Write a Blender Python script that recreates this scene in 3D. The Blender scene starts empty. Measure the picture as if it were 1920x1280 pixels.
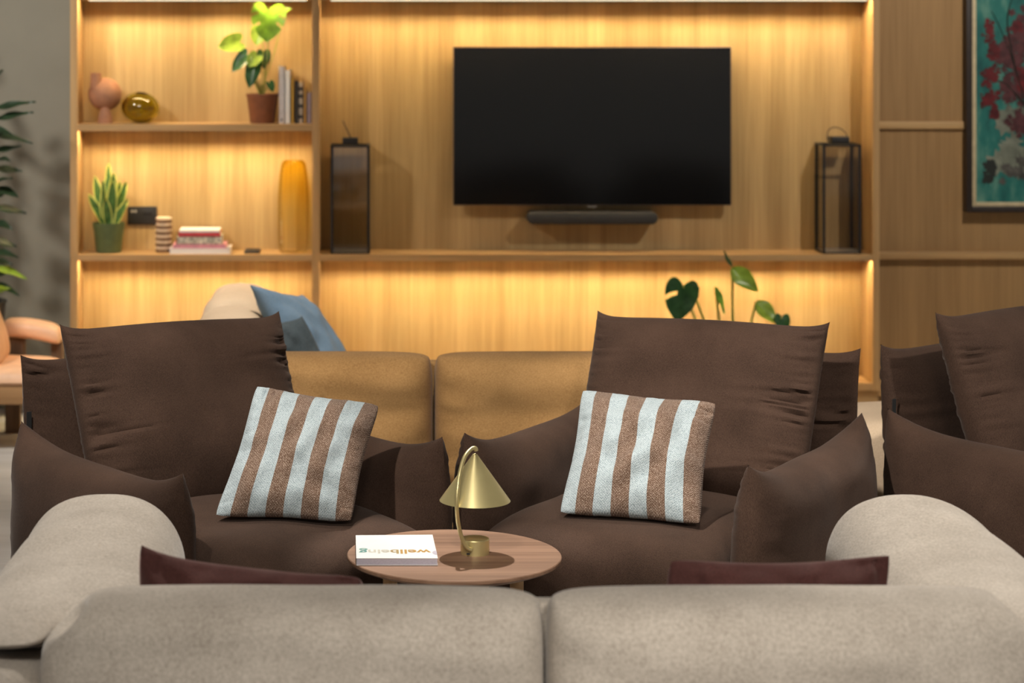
import bpy, bmesh, math, random
from mathutils import Vector, Matrix, noise
R = math.radians
C = bpy.context.scene.collection
F, CX, CY, H = 4100.0, 650.0, 40.0, 1.75
def P(px, py, Y): return Vector(((px-CX)*Y/F, Y, H-(py-CY)*Y/F))
def V(*a): return Vector(a)

# ---------------------------------------------------------------- materials
def mat(name):
    m = bpy.data.materials.new(name); m.use_nodes = True
    nt = m.node_tree; b = nt.nodes['Principled BSDF']
    return m, nt, b
def N(nt, t, **kw):
    n = nt.nodes.new(t)
    for k, v in kw.items(): setattr(n, k, v)
    return n
def coords(nt, scale, kind='Object'):
    tc = N(nt, 'ShaderNodeTexCoord'); mp = N(nt, 'ShaderNodeMapping')
    mp.inputs['Scale'].default_value = scale
    nt.links.new(tc.outputs[kind], mp.inputs['Vector'])
    return mp.outputs['Vector']
def noise_tex(nt, vec, scale=1, detail=4, rough=.55):
    n = N(nt, 'ShaderNodeTexNoise'); n.inputs['Scale'].default_value = scale
    n.inputs['Detail'].default_value = detail; n.inputs['Roughness'].default_value = rough
    nt.links.new(vec, n.inputs['Vector']); return n.outputs['Fac']
def ramp(nt, fac, stops):
    r = N(nt, 'ShaderNodeValToRGB'); e = r.color_ramp.elements
    while len(e) < len(stops): e.new(.5)
    for el, (p, c) in zip(e, stops): el.position = p; el.color = (*c, 1)
    nt.links.new(fac, r.inputs['Fac']); return r.outputs['Color']
def mixc(nt, a, b, fac=.5, mode='MIX'):
    n = N(nt, 'ShaderNodeMix', data_type='RGBA', blend_type=mode)
    for s, v in ((0, fac), (6, a), (7, b)):
        if isinstance(v, bpy.types.NodeSocket): nt.links.new(v, n.inputs[s])
        else: n.inputs[s].default_value = v if s == 0 else (*v, 1)
    return n.outputs[2]
def math_n(nt, op, a, b=None, c=None):
    n = N(nt, 'ShaderNodeMath', operation=op)
    for i, v in enumerate((a, b, c)):
        if v is None: continue
        if isinstance(v, bpy.types.NodeSocket): nt.links.new(v, n.inputs[i])
        else: n.inputs[i].default_value = v
    return n.outputs[0]
def bump(nt, b, h, strength=.3, dist=.002):
    n = N(nt, 'ShaderNodeBump'); n.inputs['Strength'].default_value = strength; n.inputs['Distance'].default_value = dist
    nt.links.new(h, n.inputs['Height']); nt.links.new(n.outputs['Normal'], b.inputs['Normal'])
def plain(name, col, rough=.5, metal=0, bumpy=0, spec=None, var=.12, vscale=30):
    m, nt, b = mat(name)
    f = noise_tex(nt, coords(nt, (vscale,)*3), 1, 3)
    lo = tuple(c*(1-var) for c in col); hi = tuple(min(1, c*(1+var)) for c in col)
    nt.links.new(ramp(nt, f, [(.3, lo), (.7, hi)]), b.inputs['Base Color'])
    b.inputs['Roughness'].default_value = rough; b.inputs['Metallic'].default_value = metal
    if spec is not None: b.inputs['Specular IOR Level'].default_value = spec
    if bumpy: bump(nt, b, noise_tex(nt, coords(nt, (400,)*3), 1, 2), bumpy, .001)
    return m
def wood(name, axis, dark, light, rough=.5, planks=0.0, s=1.0, spec=.3):
    m, nt, b = mat(name)
    def sc(c, l): v = [c, c, c]; v['xyz'.index(axis)] = l; return tuple(x*s for x in v)
    f1 = noise_tex(nt, coords(nt, sc(9, .35)), 1, 3)
    f2 = noise_tex(nt, coords(nt, sc(95, 2.2)), 1, 3, .6)
    f = math_n(nt, 'ADD', math_n(nt, 'MULTIPLY', f1, .6), math_n(nt, 'MULTIPLY', f2, .4))
    col = ramp(nt, f, [(.36, dark), (.64, light)])
    if planks:
        f3 = noise_tex(nt, coords(nt, sc(4.1, .02)), 1, 1)
        col = mixc(nt, col, ramp(nt, f3, [(.35, (1-planks,)*3), (.65, (1, 1, 1))]), 1.0, 'MULTIPLY')
    nt.links.new(col, b.inputs['Base Color']); b.inputs['Roughness'].default_value = rough
    b.inputs['Specular IOR Level'].default_value = spec
    bump(nt, b, f2, .08, .001)
    return m
def fabric(name, c1, c2, scale=500, big=5, sheen=.25, bstr=.35, rough=.9, tint=(1, .9, .85), stretch=(1, 1, 1)):
    m, nt, b = mat(name)
    fn = noise_tex(nt, coords(nt, tuple(scale*t for t in stretch)), 1, 2, .7)
    fb = noise_tex(nt, coords(nt, (big,)*3), 1, 4, .6)
    f = math_n(nt, 'ADD', math_n(nt, 'MULTIPLY', fn, .65), math_n(nt, 'MULTIPLY', fb, .35))
    nt.links.new(ramp(nt, f, [(.34, c1), (.66, c2)]), b.inputs['Base Color'])
    b.inputs['Roughness'].default_value = rough; b.inputs['Specular IOR Level'].default_value = .15
    b.inputs['Sheen Weight'].default_value = sheen; b.inputs['Sheen Roughness'].default_value = .4
    b.inputs['Sheen Tint'].default_value = (*tint, 1)
    bump(nt, b, fn, bstr, .0015)
    return m
def striped(name, blue, blue2, brown, brown2, n=8, flip=0):
    m, nt, b = mat(name)
    tc = N(nt, 'ShaderNodeTexCoord'); sp = N(nt, 'ShaderNodeSeparateXYZ'); nt.links.new(tc.outputs['UV'], sp.inputs[0])
    u, v = sp.outputs[0], sp.outputs[1]
    stripe = math_n(nt, 'GREATER_THAN', math_n(nt, 'FRACT', math_n(nt, 'MULTIPLY_ADD', u, n/2, flip)), .5)
    tri = math_n(nt, 'PINGPONG', math_n(nt, 'MULTIPLY', u, 52.0), .5)
    wob = math_n(nt, 'MULTIPLY', noise_tex(nt, coords(nt, (60, 60, 60)), 1, 2), .9)
    w = math_n(nt, 'SINE', math_n(nt, 'MULTIPLY', math_n(nt, 'ADD', math_n(nt, 'ADD', math_n(nt, 'MULTIPLY', v, 62.0), math_n(nt, 'MULTIPLY', tri, 2.2)), wob), 6.283))
    nz = noise_tex(nt, coords(nt, (330, 330, 330)), 1, 2, .8)
    f = math_n(nt, 'ADD', math_n(nt, 'MULTIPLY_ADD', w, .22, .5), math_n(nt, 'MULTIPLY_ADD', nz, 1.5, -.75))
    cb = ramp(nt, f, [(.2, blue), (.6, blue2)]); cr = ramp(nt, f, [(.45, brown), (.95, brown2)])
    nt.links.new(mixc(nt, cb, cr, stripe), b.inputs['Base Color'])
    b.inputs['Roughness'].default_value = .95; b.inputs['Specular IOR Level'].default_value = .1; b.inputs['Sheen Weight'].default_value = .1
    bump(nt, b, f, .6, .002)
    return m
def emit(name, col, s):
    m = bpy.data.materials.new(name); m.use_nodes = True; nt = m.node_tree; nt.nodes.clear()
    o = N(nt, 'ShaderNodeOutputMaterial'); e = N(nt, 'ShaderNodeEmission')
    e.inputs['Color'].default_value = (*col, 1); e.inputs['Strength'].default_value = s
    nt.links.new(e.outputs[0], o.inputs[0]); return m
def pane_glass(name, tint, refl=.08):
    m = bpy.data.materials.new(name); m.use_nodes = True; nt = m.node_tree; nt.nodes.clear()
    o = N(nt, 'ShaderNodeOutputMaterial'); t = N(nt, 'ShaderNodeBsdfTransparent'); g = N(nt, 'ShaderNodeBsdfGlossy'); mx = N(nt, 'ShaderNodeMixShader')
    t.inputs['Color'].default_value = (*tint, 1); g.inputs['Roughness'].default_value = .04; g.inputs['Color'].default_value = (1, 1, 1, 1)
    fr = N(nt, 'ShaderNodeFresnel'); fr.inputs['IOR'].default_value = 1.25
    nt.links.new(math_n(nt, 'MULTIPLY_ADD', fr.outputs[0], .8, refl), mx.inputs[0])
    nt.links.new(t.outputs[0], mx.inputs[1]); nt.links.new(g.outputs[0], mx.inputs[2]); nt.links.new(mx.outputs[0], o.inputs[0])
    return m
def thick_glass(name, col, ior=1.45, rough=.02):
    m, nt, b = mat(name)
    b.inputs['Base Color'].default_value = (*col, 1); b.inputs['Transmission Weight'].default_value = 1
    b.inputs['IOR'].default_value = ior; b.inputs['Roughness'].default_value = rough
    return m

M = {}
OD, OL = (.37, .238, .102), (.57, .402, .190)
M['oak_v'] = wood('oak_upright_grain', 'z', OD, OL, .5, .16)
M['oak_x'] = wood('oak_horizontal_grain', 'x', (.36, .21, .09), (.56, .36, .165), .5)
M['oak_post'] = wood('oak_post_grain', 'z', (.36, .21, .09), (.56, .36, .165), .5)
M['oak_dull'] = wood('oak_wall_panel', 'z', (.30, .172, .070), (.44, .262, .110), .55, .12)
M['walnut'] = wood('walnut_top', 'x', (.17, .092, .055), (.36, .215, .140), .5, 0, .75)
M['light_wood'] = wood('light_ash', 'z', (.42, .25, .12), (.60, .40, .22), .5)
M['dark_wood'] = wood('dark_oak_frame', 'z', (.10, .06, .035), (.20, .12, .07), .55)
M['chair_wood'] = wood('chair_oak', 'x', (.30, .16, .07), (.45, .27, .13), .5)
M['brown'] = fabric('brown_velvet', (.027, .0150, .0100), (.074, .0425, .029), 420, 5, .07, .25, stretch=(1.6, 1.6, .45))
M['brown_seat'] = fabric('brown_velvet_seat', (.030, .0175, .0120), (.076, .0445, .031), 420, 6, .07, .25)
M['ochre'] = fabric('ochre_linen', (.19, .100, .034), (.37, .215, .086), 380, 4, .1, .4, stretch=(.6, .6, 1.5))
M['greige'] = fabric('greige_boucle', (.34, .295, .245), (.58, .52, .45), 170, 6, .2, .8, tint=(1, 1, 1))
M['sand'] = fabric('sand_linen', (.56, .42, .28), (.72, .56, .40), 300, 4, .1, .3)
M['burgundy'] = fabric('burgundy_velvet', (.038, .0145, .0125), (.080, .031, .027), 300, 7, .35, .2, tint=(1, .7, .65))
M['blue'] = fabric('denim_blue', (.125, .20, .285), (.20, .29, .385), 300, 7, .1, .3)
M['slate'] = fabric('slate_blue', (.045, .06, .068), (.08, .10, .11), 300, 9, .1, .3, stretch=(1, 1, .2))
M['stripe'] = striped('striped_weave', (.16, .21, .235), (.48, .55, .575), (.105, .058, .037), (.50, .39, .31))
M['brass'] = plain('brushed_brass', (.62, .53, .26), .36, .72, 0, None, .05, 12)
M['black'] = plain('black_metal', (.012, .012, .013), .45)
M['black_plastic'] = plain('black_plastic', (.02, .02, .022), .4)
M['speaker_cloth'] = plain('speaker_cloth', (.030, .029, .029), .8, 0, .5)
M['tv_edge'] = plain('bronze_grey_bezel', (.16, .115, .085), .4, .6)
M['silver'] = plain('silver', (.6, .58, .56), .3, .8)
m, nt, b = mat('screen_glass'); nt.links.new(ramp(nt, noise_tex(nt, coords(nt, (2, 2, 2)), 1, 2), [(.3, (.0035, .0035, .004)), (.7, (.005, .005, .0055))]), b.inputs['Base Color']); b.inputs['Roughness'].default_value = .13; M['screen'] = m
M['leather'] = plain('tan_leather', (.74, .45, .28), .42, 0, .15, .35, .06, 20)
M['terracotta'] = plain('terracotta', (.33, .155, .085), .8, 0, .3)
M['pot_brown'] = plain('brown_clay_pot', (.21, .075, .035), .6, 0, .2)
M['pot_green'] = plain('green_glazed_pot', (.080, .112, .045), .45, 0, .2)
M['soil'] = plain('soil', (.05, .03, .02), .95, 0, .5)
M['leaf_bright'] = plain('bright_leaf', (.17, .33, .025), .3, 0, 0, .5, .35, 25)
M['leaf_mid'] = plain('mid_leaf', (.25, .37, .04), .28, 0, 0, .5, .3, 25)
M['leaf_dark'] = plain('dark_leaf', (.032, .095, .028), .22, 0, 0, .5, .3, 25)
M['leaf_snake'] = plain('banded_leaf', (.060, .135, .030), .35, 0, 0, .5, .45, 70)
M['leaf_shade'] = plain('deep_leaf', (.016, .038, .015), .4, 0, 0, .5, .3, 25)
M['leaf_edge'] = plain('yellow_leaf_edge', (.56, .58, .14), .35)
M['stem'] = plain('stem_green', (.30, .34, .06), .5)
M['stem_brown'] = plain('stem_brown', (.22, .15, .05), .6)
M['white'] = plain('white_paper', (.80, .79, .77), .6, 0, 0, .3, .02)
M['pages'] = plain('page_edges', (.46, .43, .50), .7, 0, 0, .3, .08, 200)  # tone darkened to hold the shade on the table book's near side
M['grey_wall'] = plain('grey_plaster', (.255, .24, .195), .85, 0, .15, .2, .06, 3)
M['floor'] = wood('pale_grey_floor', 'x', (.37, .355, .335), (.50, .485, .46), .5, .08, .8)
M['ceiling'] = plain('ceiling_paint', (.35, .34, .32), .9)
M['led'] = emit('warm_led', (1.0, .765, .41), 285)
M['led_edge'] = emit('warm_led_edge', (1.0, .86, .60), 1.35)
M['smoke_glass'] = pane_glass('lantern_glass', (.965, .955, .94), .05)
M['clear_glass'] = pane_glass('lantern_clear_glass', (.955, .945, .93), .006)
def thin_tinted(name):
    m = bpy.data.materials.new(name); m.use_nodes = True; nt = m.node_tree; nt.nodes.clear()
    o = N(nt, 'ShaderNodeOutputMaterial'); t = N(nt, 'ShaderNodeBsdfTransparent'); g = N(nt, 'ShaderNodeBsdfGlossy'); mx = N(nt, 'ShaderNodeMixShader')
    g.inputs['Roughness'].default_value = .05
    tc = N(nt, 'ShaderNodeTexCoord'); sp = N(nt, 'ShaderNodeSeparateXYZ'); nt.links.new(tc.outputs['Object'], sp.inputs[0])
    h = math_n(nt, 'MULTIPLY', sp.outputs[2], 2.4)
    face = ramp(nt, h, [(.05, (.995, .985, .93)), (.5, (.992, .965, .82)), (.95, (.985, .905, .46))])
    rim = ramp(nt, h, [(.05, (.985, .94, .78)), (.5, (.98, .92, .66)), (.95, (.97, .83, .30))])
    lw = N(nt, 'ShaderNodeLayerWeight'); lw.inputs['Blend'].default_value = .15
    nt.links.new(mixc(nt, face, rim, lw.outputs['Facing']), t.inputs['Color'])
    fr = N(nt, 'ShaderNodeFresnel'); fr.inputs['IOR'].default_value = 1.28
    nt.links.new(math_n(nt, 'MULTIPLY', fr.outputs[0], .45), mx.inputs[0])
    nt.links.new(t.outputs[0], mx.inputs[1]); nt.links.new(g.outputs[0], mx.inputs[2]); nt.links.new(mx.outputs[0], o.inputs[0])
    return m
M['amber'] = thin_tinted('amber_glass')
M['olive'] = thick_glass('olive_glass', (.62, .58, .06), 1.5)
M['cream'] = plain('cream_stoneware', (.68, .56, .42), .5)
M['choc'] = plain('brown_stoneware', (.16, .085, .045), .5)
M['tag'] = plain('black_label', (.01, .01, .01), .7)
M['pink'] = plain('pink_cover', (.66, .30, .36), .5); M['red'] = plain('red_cover', (.55, .06, .07), .5)
M['floral'] = plain('floral_cover', (.48, .44, .36), .5, 0, 0, .3, .6, 60)
M['lilac'] = plain('lilac_grey_cover', (.62, .58, .63), .5)
M['yellow'] = plain('yellow_cover', (.50, .30, .05), .55); M['mustard'] = plain('mustard_cover', (.42, .24, .06), .55)
M['ink'] = plain('black_cover', (.04, .035, .03), .5); M['bone'] = plain('bone_cover', (.42, .35, .27), .55); M['lav'] = plain('lavender_cover', (.27, .22, .26), .6)
M['grey_cover'] = plain('pale_grey_cover', (.56, .54, .55), .5)
M['gold_ink'] = plain('gold_ink', (.42, .24, .05), .5); M['ochre_ink'] = plain('ochre_ink', (.36, .26, .10), .5)
M['pale_ink'] = plain('pale_ink', (.55, .54, .47), .5); M['teal_ink'] = plain('teal_ink', (.12, .33, .29), .5)
M['pgold'] = plain('pale_gilt_frame', (.58, .47, .28), .5); M['frame_dark'] = plain('dark_picture_frame', (.028, .018, .014), .45)
M['p_red'] = plain('painted_red', (.10, .007, .009), .5, 0, 0, .4, .5, 30); M['p_red2'] = plain('painted_dull_red', (.075, .022, .024), .5, 0, 0, .4, .5, 30)
M['p_grey'] = plain('painted_grey', (.075, .07, .06), .6, 0, 0, .4, .5, 25); M['p_pale'] = plain('painted_mist', (.17, .185, .14), .6, 0, 0, .4, .5, 12)
M['p_dark'] = plain('painted_dark', (.012, .016, .012), .6)
m, nt, b = mat('painted_teal')
f = noise_tex(nt, coords(nt, (7, 4, 2.6)), 1, 7, .65)
nt.links.new(ramp(nt, f, [(.30, (.004, .05, .055)), (.5, (.02, .16, .135)), (.68, (.16, .32, .24))]), b.inputs['Base Color']); b.inputs['Roughness'].default_value = .35; M['p_teal'] = m

# ---------------------------------------------------------------- mesh helper
class MB:
    def __init__(s): s.v = []; s.f = []; s.uv = {}; s.mi = {}
    def add(s, vs, fs, uv=None, mi=0):
        o = len(s.v); s.v += [Vector(x) for x in vs]
        for f in fs:
            if mi: s.mi[len(s.f)] = mi
            s.f.append(tuple(i+o for i in f))
        if uv:
            for i, t in enumerate(uv): s.uv[i+o] = t
        return s
    def box(s, a, b, mi=0):
        x0, y0, z0 = a; x1, y1, z1 = b
        return s.add([(x0,y0,z0),(x1,y0,z0),(x1,y1,z0),(x0,y1,z0),(x0,y0,z1),(x1,y0,z1),(x1,y1,z1),(x0,y1,z1)],
                     [(0,3,2,1),(4,5,6,7),(0,1,5,4),(1,2,6,5),(2,3,7,6),(3,0,4,7)], mi=mi)
    def rings(s, rings, cap=True, closed=True, mi=0):
        n = len(rings[0]); vs = [p for r in rings for p in r]; fs = []
        for i in range(len(rings)-1):
            for j in range(n if closed else n-1):
                k = (j+1) % n
                fs.append((i*n+j, i*n+k, (i+1)*n+k, (i+1)*n+j))
        if cap: fs += [tuple(range(n))[::-1], tuple((len(rings)-1)*n+j for j in range(n))]
        return s.add(vs, fs, mi=mi)
    def lathe(s, c, prof, n=40, ax=None, mi=0):
        c = Vector(c); q = (ax or V(0,0,1)).to_track_quat('Z', 'Y')
        return s.rings([[c + q @ V(r*math.cos(2*math.pi*j/n), r*math.sin(2*math.pi*j/n), z) for j in range(n)] for r, z in prof], mi=mi)
    def tube(s, pts, r, n=8, mi=0):
        pts = [Vector(p) for p in pts]; rr = r if isinstance(r, (list, tuple)) else [r]*len(pts); rings = []
        ref = V(0, 1, 0)
        for i, p in enumerate(pts):
            t = (pts[min(i+1, len(pts)-1)] - pts[max(i-1, 0)]).normalized()
            if abs(t.dot(ref)) > .95: ref = V(1, 0, 0)
            a = t.cross(ref).normalized(); bb = t.cross(a)
            rings.append([p + (a*math.cos(2*math.pi*j/n)+bb*math.sin(2*math.pi*j/n))*rr[i] for j in range(n)])
        return s.rings(rings, mi=mi)
    def build(s, name, mats, parent=None, smooth=True, bevel=0, origin=None, seg=2, angle=40):
        org = V(0,0,0); p = parent
        while p is not None: org = org + p.location; p = p.parent
        if origin is not None: org = org + Vector(origin)
        me = bpy.data.meshes.new(name); me.from_pydata([tuple(v-org) for v in s.v], [], s.f); me.update()
        for mm in (mats if isinstance(mats, (list, tuple)) else [mats]): me.materials.append(mm)
        for i, k in s.mi.items(): me.polygons[i].material_index = k
        if s.uv:
            l = me.uv_layers.new(name='UVMap')
            for lp in me.loops: l.data[lp.index].uv = s.uv.get(lp.vertex_index, (0, 0))
        o = bpy.data.objects.new(name, me); C.objects.link(o)
        if origin is not None: o.location = origin
        if parent is not None: o.parent = parent
        bm = bmesh.new(); bm.from_mesh(me); bmesh.ops.recalc_face_normals(bm, faces=bm.faces)
        if bevel: 
            es = [e for e in bm.edges if len(e.link_faces) == 2 and e.calc_face_angle(0) > .5]
            bmesh.ops.bevel(bm, geom=es, offset=bevel, segments=seg, profile=.5, affect='EDGES', clamp_overlap=True)
        if smooth:
            for f in bm.faces: f.smooth = True
            for e in bm.edges:
                if len(e.link_faces) == 2 and e.calc_face_angle(0) > R(angle): e.smooth = False
        bm.to_mesh(me); bm.free()
        return o
def spline(pts, n=8):
    pts = [Vector(p) for p in pts]; out = []
    for i in range(len(pts)-1):
        a, b, c, d = pts[max(i-1, 0)], pts[i], pts[i+1], pts[min(i+2, len(pts)-1)]
        for j in range(n):
            t = j/n
            out.append(.5*((2*b)+(c-a)*t+(2*a-5*b+4*c-d)*t*t+(3*b-a-3*c+d)*t**3))
    return out + [pts[-1]]
def tag(o, label, cat, group=None, kind=None):
    if label: o['label'] = label
    if cat: o['category'] = cat
    if group: o['group'] = group
    if kind: o['kind'] = kind
    return o
def thing(name, label, cat, loc, group=None):
    o = bpy.data.objects.new(name, None); C.objects.link(o); o.location = loc; o.empty_display_size = .1
    return tag(o, label, cat, group)
def struct(o): o['kind'] = 'structure'; return o
def copy_tree(o, parent=None):
    c = o.copy(); C.objects.link(c); c.parent = parent
    for ch in list(o.children): copy_tree(ch, c)
    return c

def sgn(x): return -1 if x < 0 else 1
def pillow(c, T, nu=48, nv=48, a=4, p=.5, k=(0, 0, 0, 0), e=2, puck=None, lump=(.004, 5), seed=0, Tb=None, mb=None, rc=None, fold=None, et=None, crown=0):
    """soft cushion from corners BL, BR, TR, TL; k pulls the left, right, bottom, top seam inward; puck = amplitude, frequency, reach, sides"""
    BL, BR, TR, TL = [Vector(x) for x in c]
    nrm = ((BR-BL)+(TR-TL)).cross((TL-BL)+(TR-BR)).normalized()
    Tb = T if Tb is None else Tb
    ax_, ay_ = (BR-BL).normalized(), (TL-BL).normalized(); aw, ah = (BR-BL).length, (TL-BL).length
    mb = mb or MB()
    def base(u, v):
        ue = u*(1-(k[0] if u < 0 else k[1])*(1-abs(v)**e)); ve = v*(1-(k[2] if v < 0 else k[3])*(1-abs(u)**(et or e)))
        if crown and v > 0: ve += crown*v*(1-u*u)
        s, t = (ue+1)/2, (ve+1)/2
        q = BL*(1-s)*(1-t)+BR*s*(1-t)+TR*s*t+TL*(1-s)*t
        if rc:
            c_ = rc[(0 if u < 0 else 1) if v < 0 else (3 if u < 0 else 2)]*(abs(u)**max(1, rc[4]*aw)*abs(v)**max(1, rc[4]*ah))
            q = q - ax_*(sgn(u)*c_) - ay_*(sgn(v)*c_)
        return q
    def th(u, v): return max(0, (1-abs(u)**a)*(1-abs(v)**a))**p
    def wr(u, v, sd):
        h = th(u, v)
        d = lump[0]*noise.noise(V(u*lump[1]*.5+seed*7.1, v*lump[1]*.5, sd*3.3))*h
        if puck:
            amp, fr, lam, sides = puck
            for sd2, q, w in (('l', 1+u, v), ('r', 1-u, v), ('b', 1+v, u), ('t', 1-v, u)):
                if sd2 not in sides: continue
                n1 = noise.noise(V(w*fr+seed*3.7, q*1.3+ord(sd2), sd*5.1+seed))
                n2 = noise.noise(V(w*fr*.35+seed*1.9, 4.4+sd, ord(sd2)*.7))
                L = lam*(.45+2.2*abs(n2))
                rid = max(0, 1-abs(n1)*2.6)**1.5
                d += (-amp*rid*(.35+1.3*max(0, n2+.25)) + amp*.5*n1)*min(1, q/.09)*math.exp(-q/L)*(1-abs(w)**10)
        if fold: d += fold(u, v)
        return d
    us = [math.sin(math.pi/2*x)*.55+x*.45 for x in [-1+2*i/nu for i in range(nu+1)]]
    vs_ = [math.sin(math.pi/2*x)*.55+x*.45 for x in [-1+2*i/nv for i in range(nv+1)]]
    idx = {}; vs = []; uv = []
    for side in (0, 1):
        for i, u in enumerate(us):
            for j, v in enumerate(vs_):
                edge = i in (0, nu) or j in (0, nv)
                if side and edge: idx[1, i, j] = idx[0, i, j]; continue
                q = base(u, v)
                if not edge: q = q + nrm*((T*th(u, v)+wr(u, v, 0)) if side == 0 else -(Tb*th(u, v)+wr(u, v, 1)))
                idx[side, i, j] = len(vs); vs.append(q); uv.append(((u+1)/2, (v+1)/2))
    fs = []
    for i in range(nu):
        for j in range(nv):
            A, B, D, E_ = [(idx[0, i+x, j+y]) for x, y in ((0, 0), (1, 0), (1, 1), (0, 1))]; fs.append((A, B, D, E_))
            A, B, D, E_ = [(idx[1, i+x, j+y]) for x, y in ((0, 0), (1, 0), (1, 1), (0, 1))]; fs.append((A, E_, D, B))
    return mb.add(vs, fs, uv)

def leaf(mb, base, tip, nrm, w, kind='lance', cup=.15, droop=.1, n=12, m=5, cuts=(), mi=0):
    base, tip, nrm = Vector(base), Vector(tip), Vector(nrm)
    L = (tip-base).length; ax = (tip-base)/L; sd = ax.cross(nrm).normalized(); nr = sd.cross(ax).normalized()
    vs, fs = [], []
    OB = [(0, 0), (-.11, .20), (-.19, .50), (-.14, .82), (.06, 1.0), (.34, .98), (.60, .78), (.82, .42), (1, 0)]; OM = [0, 0, .01, .04, .13, .32, .56, .80, 1]
    def lerp_(tb, t):
        x = min(.99999, t)*(len(tb)-1); i_ = int(x); f_ = x-i_
        g = lambda k_: V(*tb[max(0, min(len(tb)-1, k_))], 0) if isinstance(tb[0], tuple) else V(tb[max(0, min(len(tb)-1, k_))], 0, 0)
        a0, b0_, c0, d0_ = g(i_-1), g(i_), g(i_+1), g(i_+2)
        return .5*((2*b0_)+(c0-a0)*f_+(2*a0-5*b0_+4*c0-d0_)*f_*f_+(3*b0_-a0-3*c0+d0_)*f_**3)
    for i in range(n+1):
        t = i/n
        if kind == 'lance': ww = w*math.sin(math.pi*min(1, t**.75*.98+.02))**.8
        elif kind == 'sword': ww = w*(.55+.45*math.sin(math.pi*min(1, t*.9+.05)))*(1-t**6)**.5 if t < 1 else 0
        else: ww = w*(1-t**2.2)**.75*(.80+.2*math.sin(math.pi*t)) if t < 1 else 0
        for j in range(-m, m+1):
            q = j/m
            if kind == 'heart':
                o_ = lerp_(OB, t); s_m = lerp_(OM, t).x; s_ = s_m+(o_.x-s_m)*abs(q)**1.2
                vs.append(base+ax*(L*s_)+sd*(w*o_.y*q)+nr*(cup*w*(abs(q)**1.5)*o_.y-droop*L*max(0, s_)**2+.015*L*math.sin(9*s_+2*q)*abs(q))); continue
            back = .24*L*abs(q)**1.3*(1-t)**2*(1 if abs(q) > .05 else 0) if kind == 'heart' else 0
            taper = 1-.25*(1-t)**4*(abs(q) > .9) if kind == 'heart' else 1
            vs.append(base+ax*(L*t-back)+sd*ww*q*taper+nr*(cup*w*abs(q)**1.5-droop*L*t*t + .02*L*math.sin(9*t+2*q)*abs(q)))
    W = 2*m+1
    for i in range(n):
        for j in range(W-1):
            q = (j+.5-m)/m; t = (i+.5)/n
            if any(t0 < t-.13*abs(q) < t1 and abs(q) > q0 and sg*q > 0 for t0, t1, q0, sg in cuts): continue
            fs.append((i*W+j, i*W+j+1, (i+1)*W+j+1, (i+1)*W+j))
    return mb.add(vs, fs, mi=mi)

# ================================================================ SETTING
WY, BY = 9.76, 9.98                                         # front and back of the shelving wall
def wx(px): return (px-CX)*WY/F
def wz(py): return H-(py-CY)*WY/F
mb = MB().box((-5, -2.5, -.06), (6, 10.05, 0)); fl = struct(mb.build('floor', M['floor'], smooth=False))
struct(MB().box((-5, 9.9, 0), (wx(132)-.002, 10.05, 3.3)).build('wall_left', M['grey_wall'], smooth=False))
struct(MB().box((wx(132)-.002, BY+.02, 0), (wx(1649)+.002, 10.05, 3.3)).build('wall_back', M['grey_wall'], smooth=False))
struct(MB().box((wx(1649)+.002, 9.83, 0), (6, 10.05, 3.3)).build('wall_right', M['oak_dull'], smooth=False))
struct(MB().box((-5, -2.5, 3.3), (6, 10.05, 3.36)).build('ceiling', M['ceiling'], smooth=False))
def trim(n, y0, y1, dep):
    struct(MB().box((wx(1649)+.002, 9.83-dep, H-(y1-CY)*9.8/F), (6, 9.83, H-(y0-CY)*9.8/F)).build('trim_%d' % n, M['oak_x'], bevel=.002))
trim(1, 228, 242, .018); trim(2, 471.5, 486, .035); trim(3, 714, 741, .05)
struct(MB().box((-5, 9.885, 0), (wx(132)-.002, 9.9, .07)).build('baseboard_left', M['grey_wall'], bevel=.003))

# ---- shelving wall
su = thing('shelving_unit', 'built-in oak shelving wall lit by warm strips under its shelves', 'shelving', (wx(600), WY, 0))
XL0, XL1, XM0, XM1, XR0, XR1 = [wx(v) for v in (131.5, 145.5, 585, 599.5, 1636.5, 1649)]
TOP = 2.72
for a, b_ in ((XL0, XL1), (XM0, XM1), (XR0, XR1)):
    MB().box((a, WY, .10), (b_, BY, TOP)).build('upright', M['oak_post'], su, bevel=.0015)
MB().box((XL1, BY, .10), (XM0, BY+.018, TOP)).build('back_panel', M['oak_v'], su, smooth=False)
MB().box((XM1, BY, .10), (XR0, BY+.018, TOP)).build('back_panel', M['oak_v'], su, smooth=False)
MB().box((XL0, WY+.025, 0), (XR1, BY, .10)).build('plinth', M['oak_x'], su, bevel=.001)
zb1, zb0 = wz(718.5), wz(731.7)
def shelf(x0, x1, z1, z0, led=True, edge=False):
    m = MB(); g = .0085
    if led:
        m.box((x0, WY, z0+g), (x1, BY, z1)); m.box((x0, WY, z0), (x1, WY+.020, z0+g)); m.box((x0, WY+.044, z0), (x1, BY, z0+g))
    else: m.box((x0, WY, z0), (x1, BY, z1))
    s = m.build('shelf', M['oak_x'], su, smooth=False)
    if led:
        l = MB().box((x0+.012, WY+.0245, z0+g-.0012), (x1-.012, WY+.0325, z0+g-.0002)).build('led_strip', M['led'], s, smooth=False)
        l['label'] = 'glowing warm light strip'
    if edge:
        l = MB().box((x0+.05, WY+.004, z0-.007), (x1-.024, WY+.010, z0-.0002)).build('light_diffuser', M['led_edge'], s, smooth=False)
        l['label'] = 'pale glowing edge of the top light'
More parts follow.
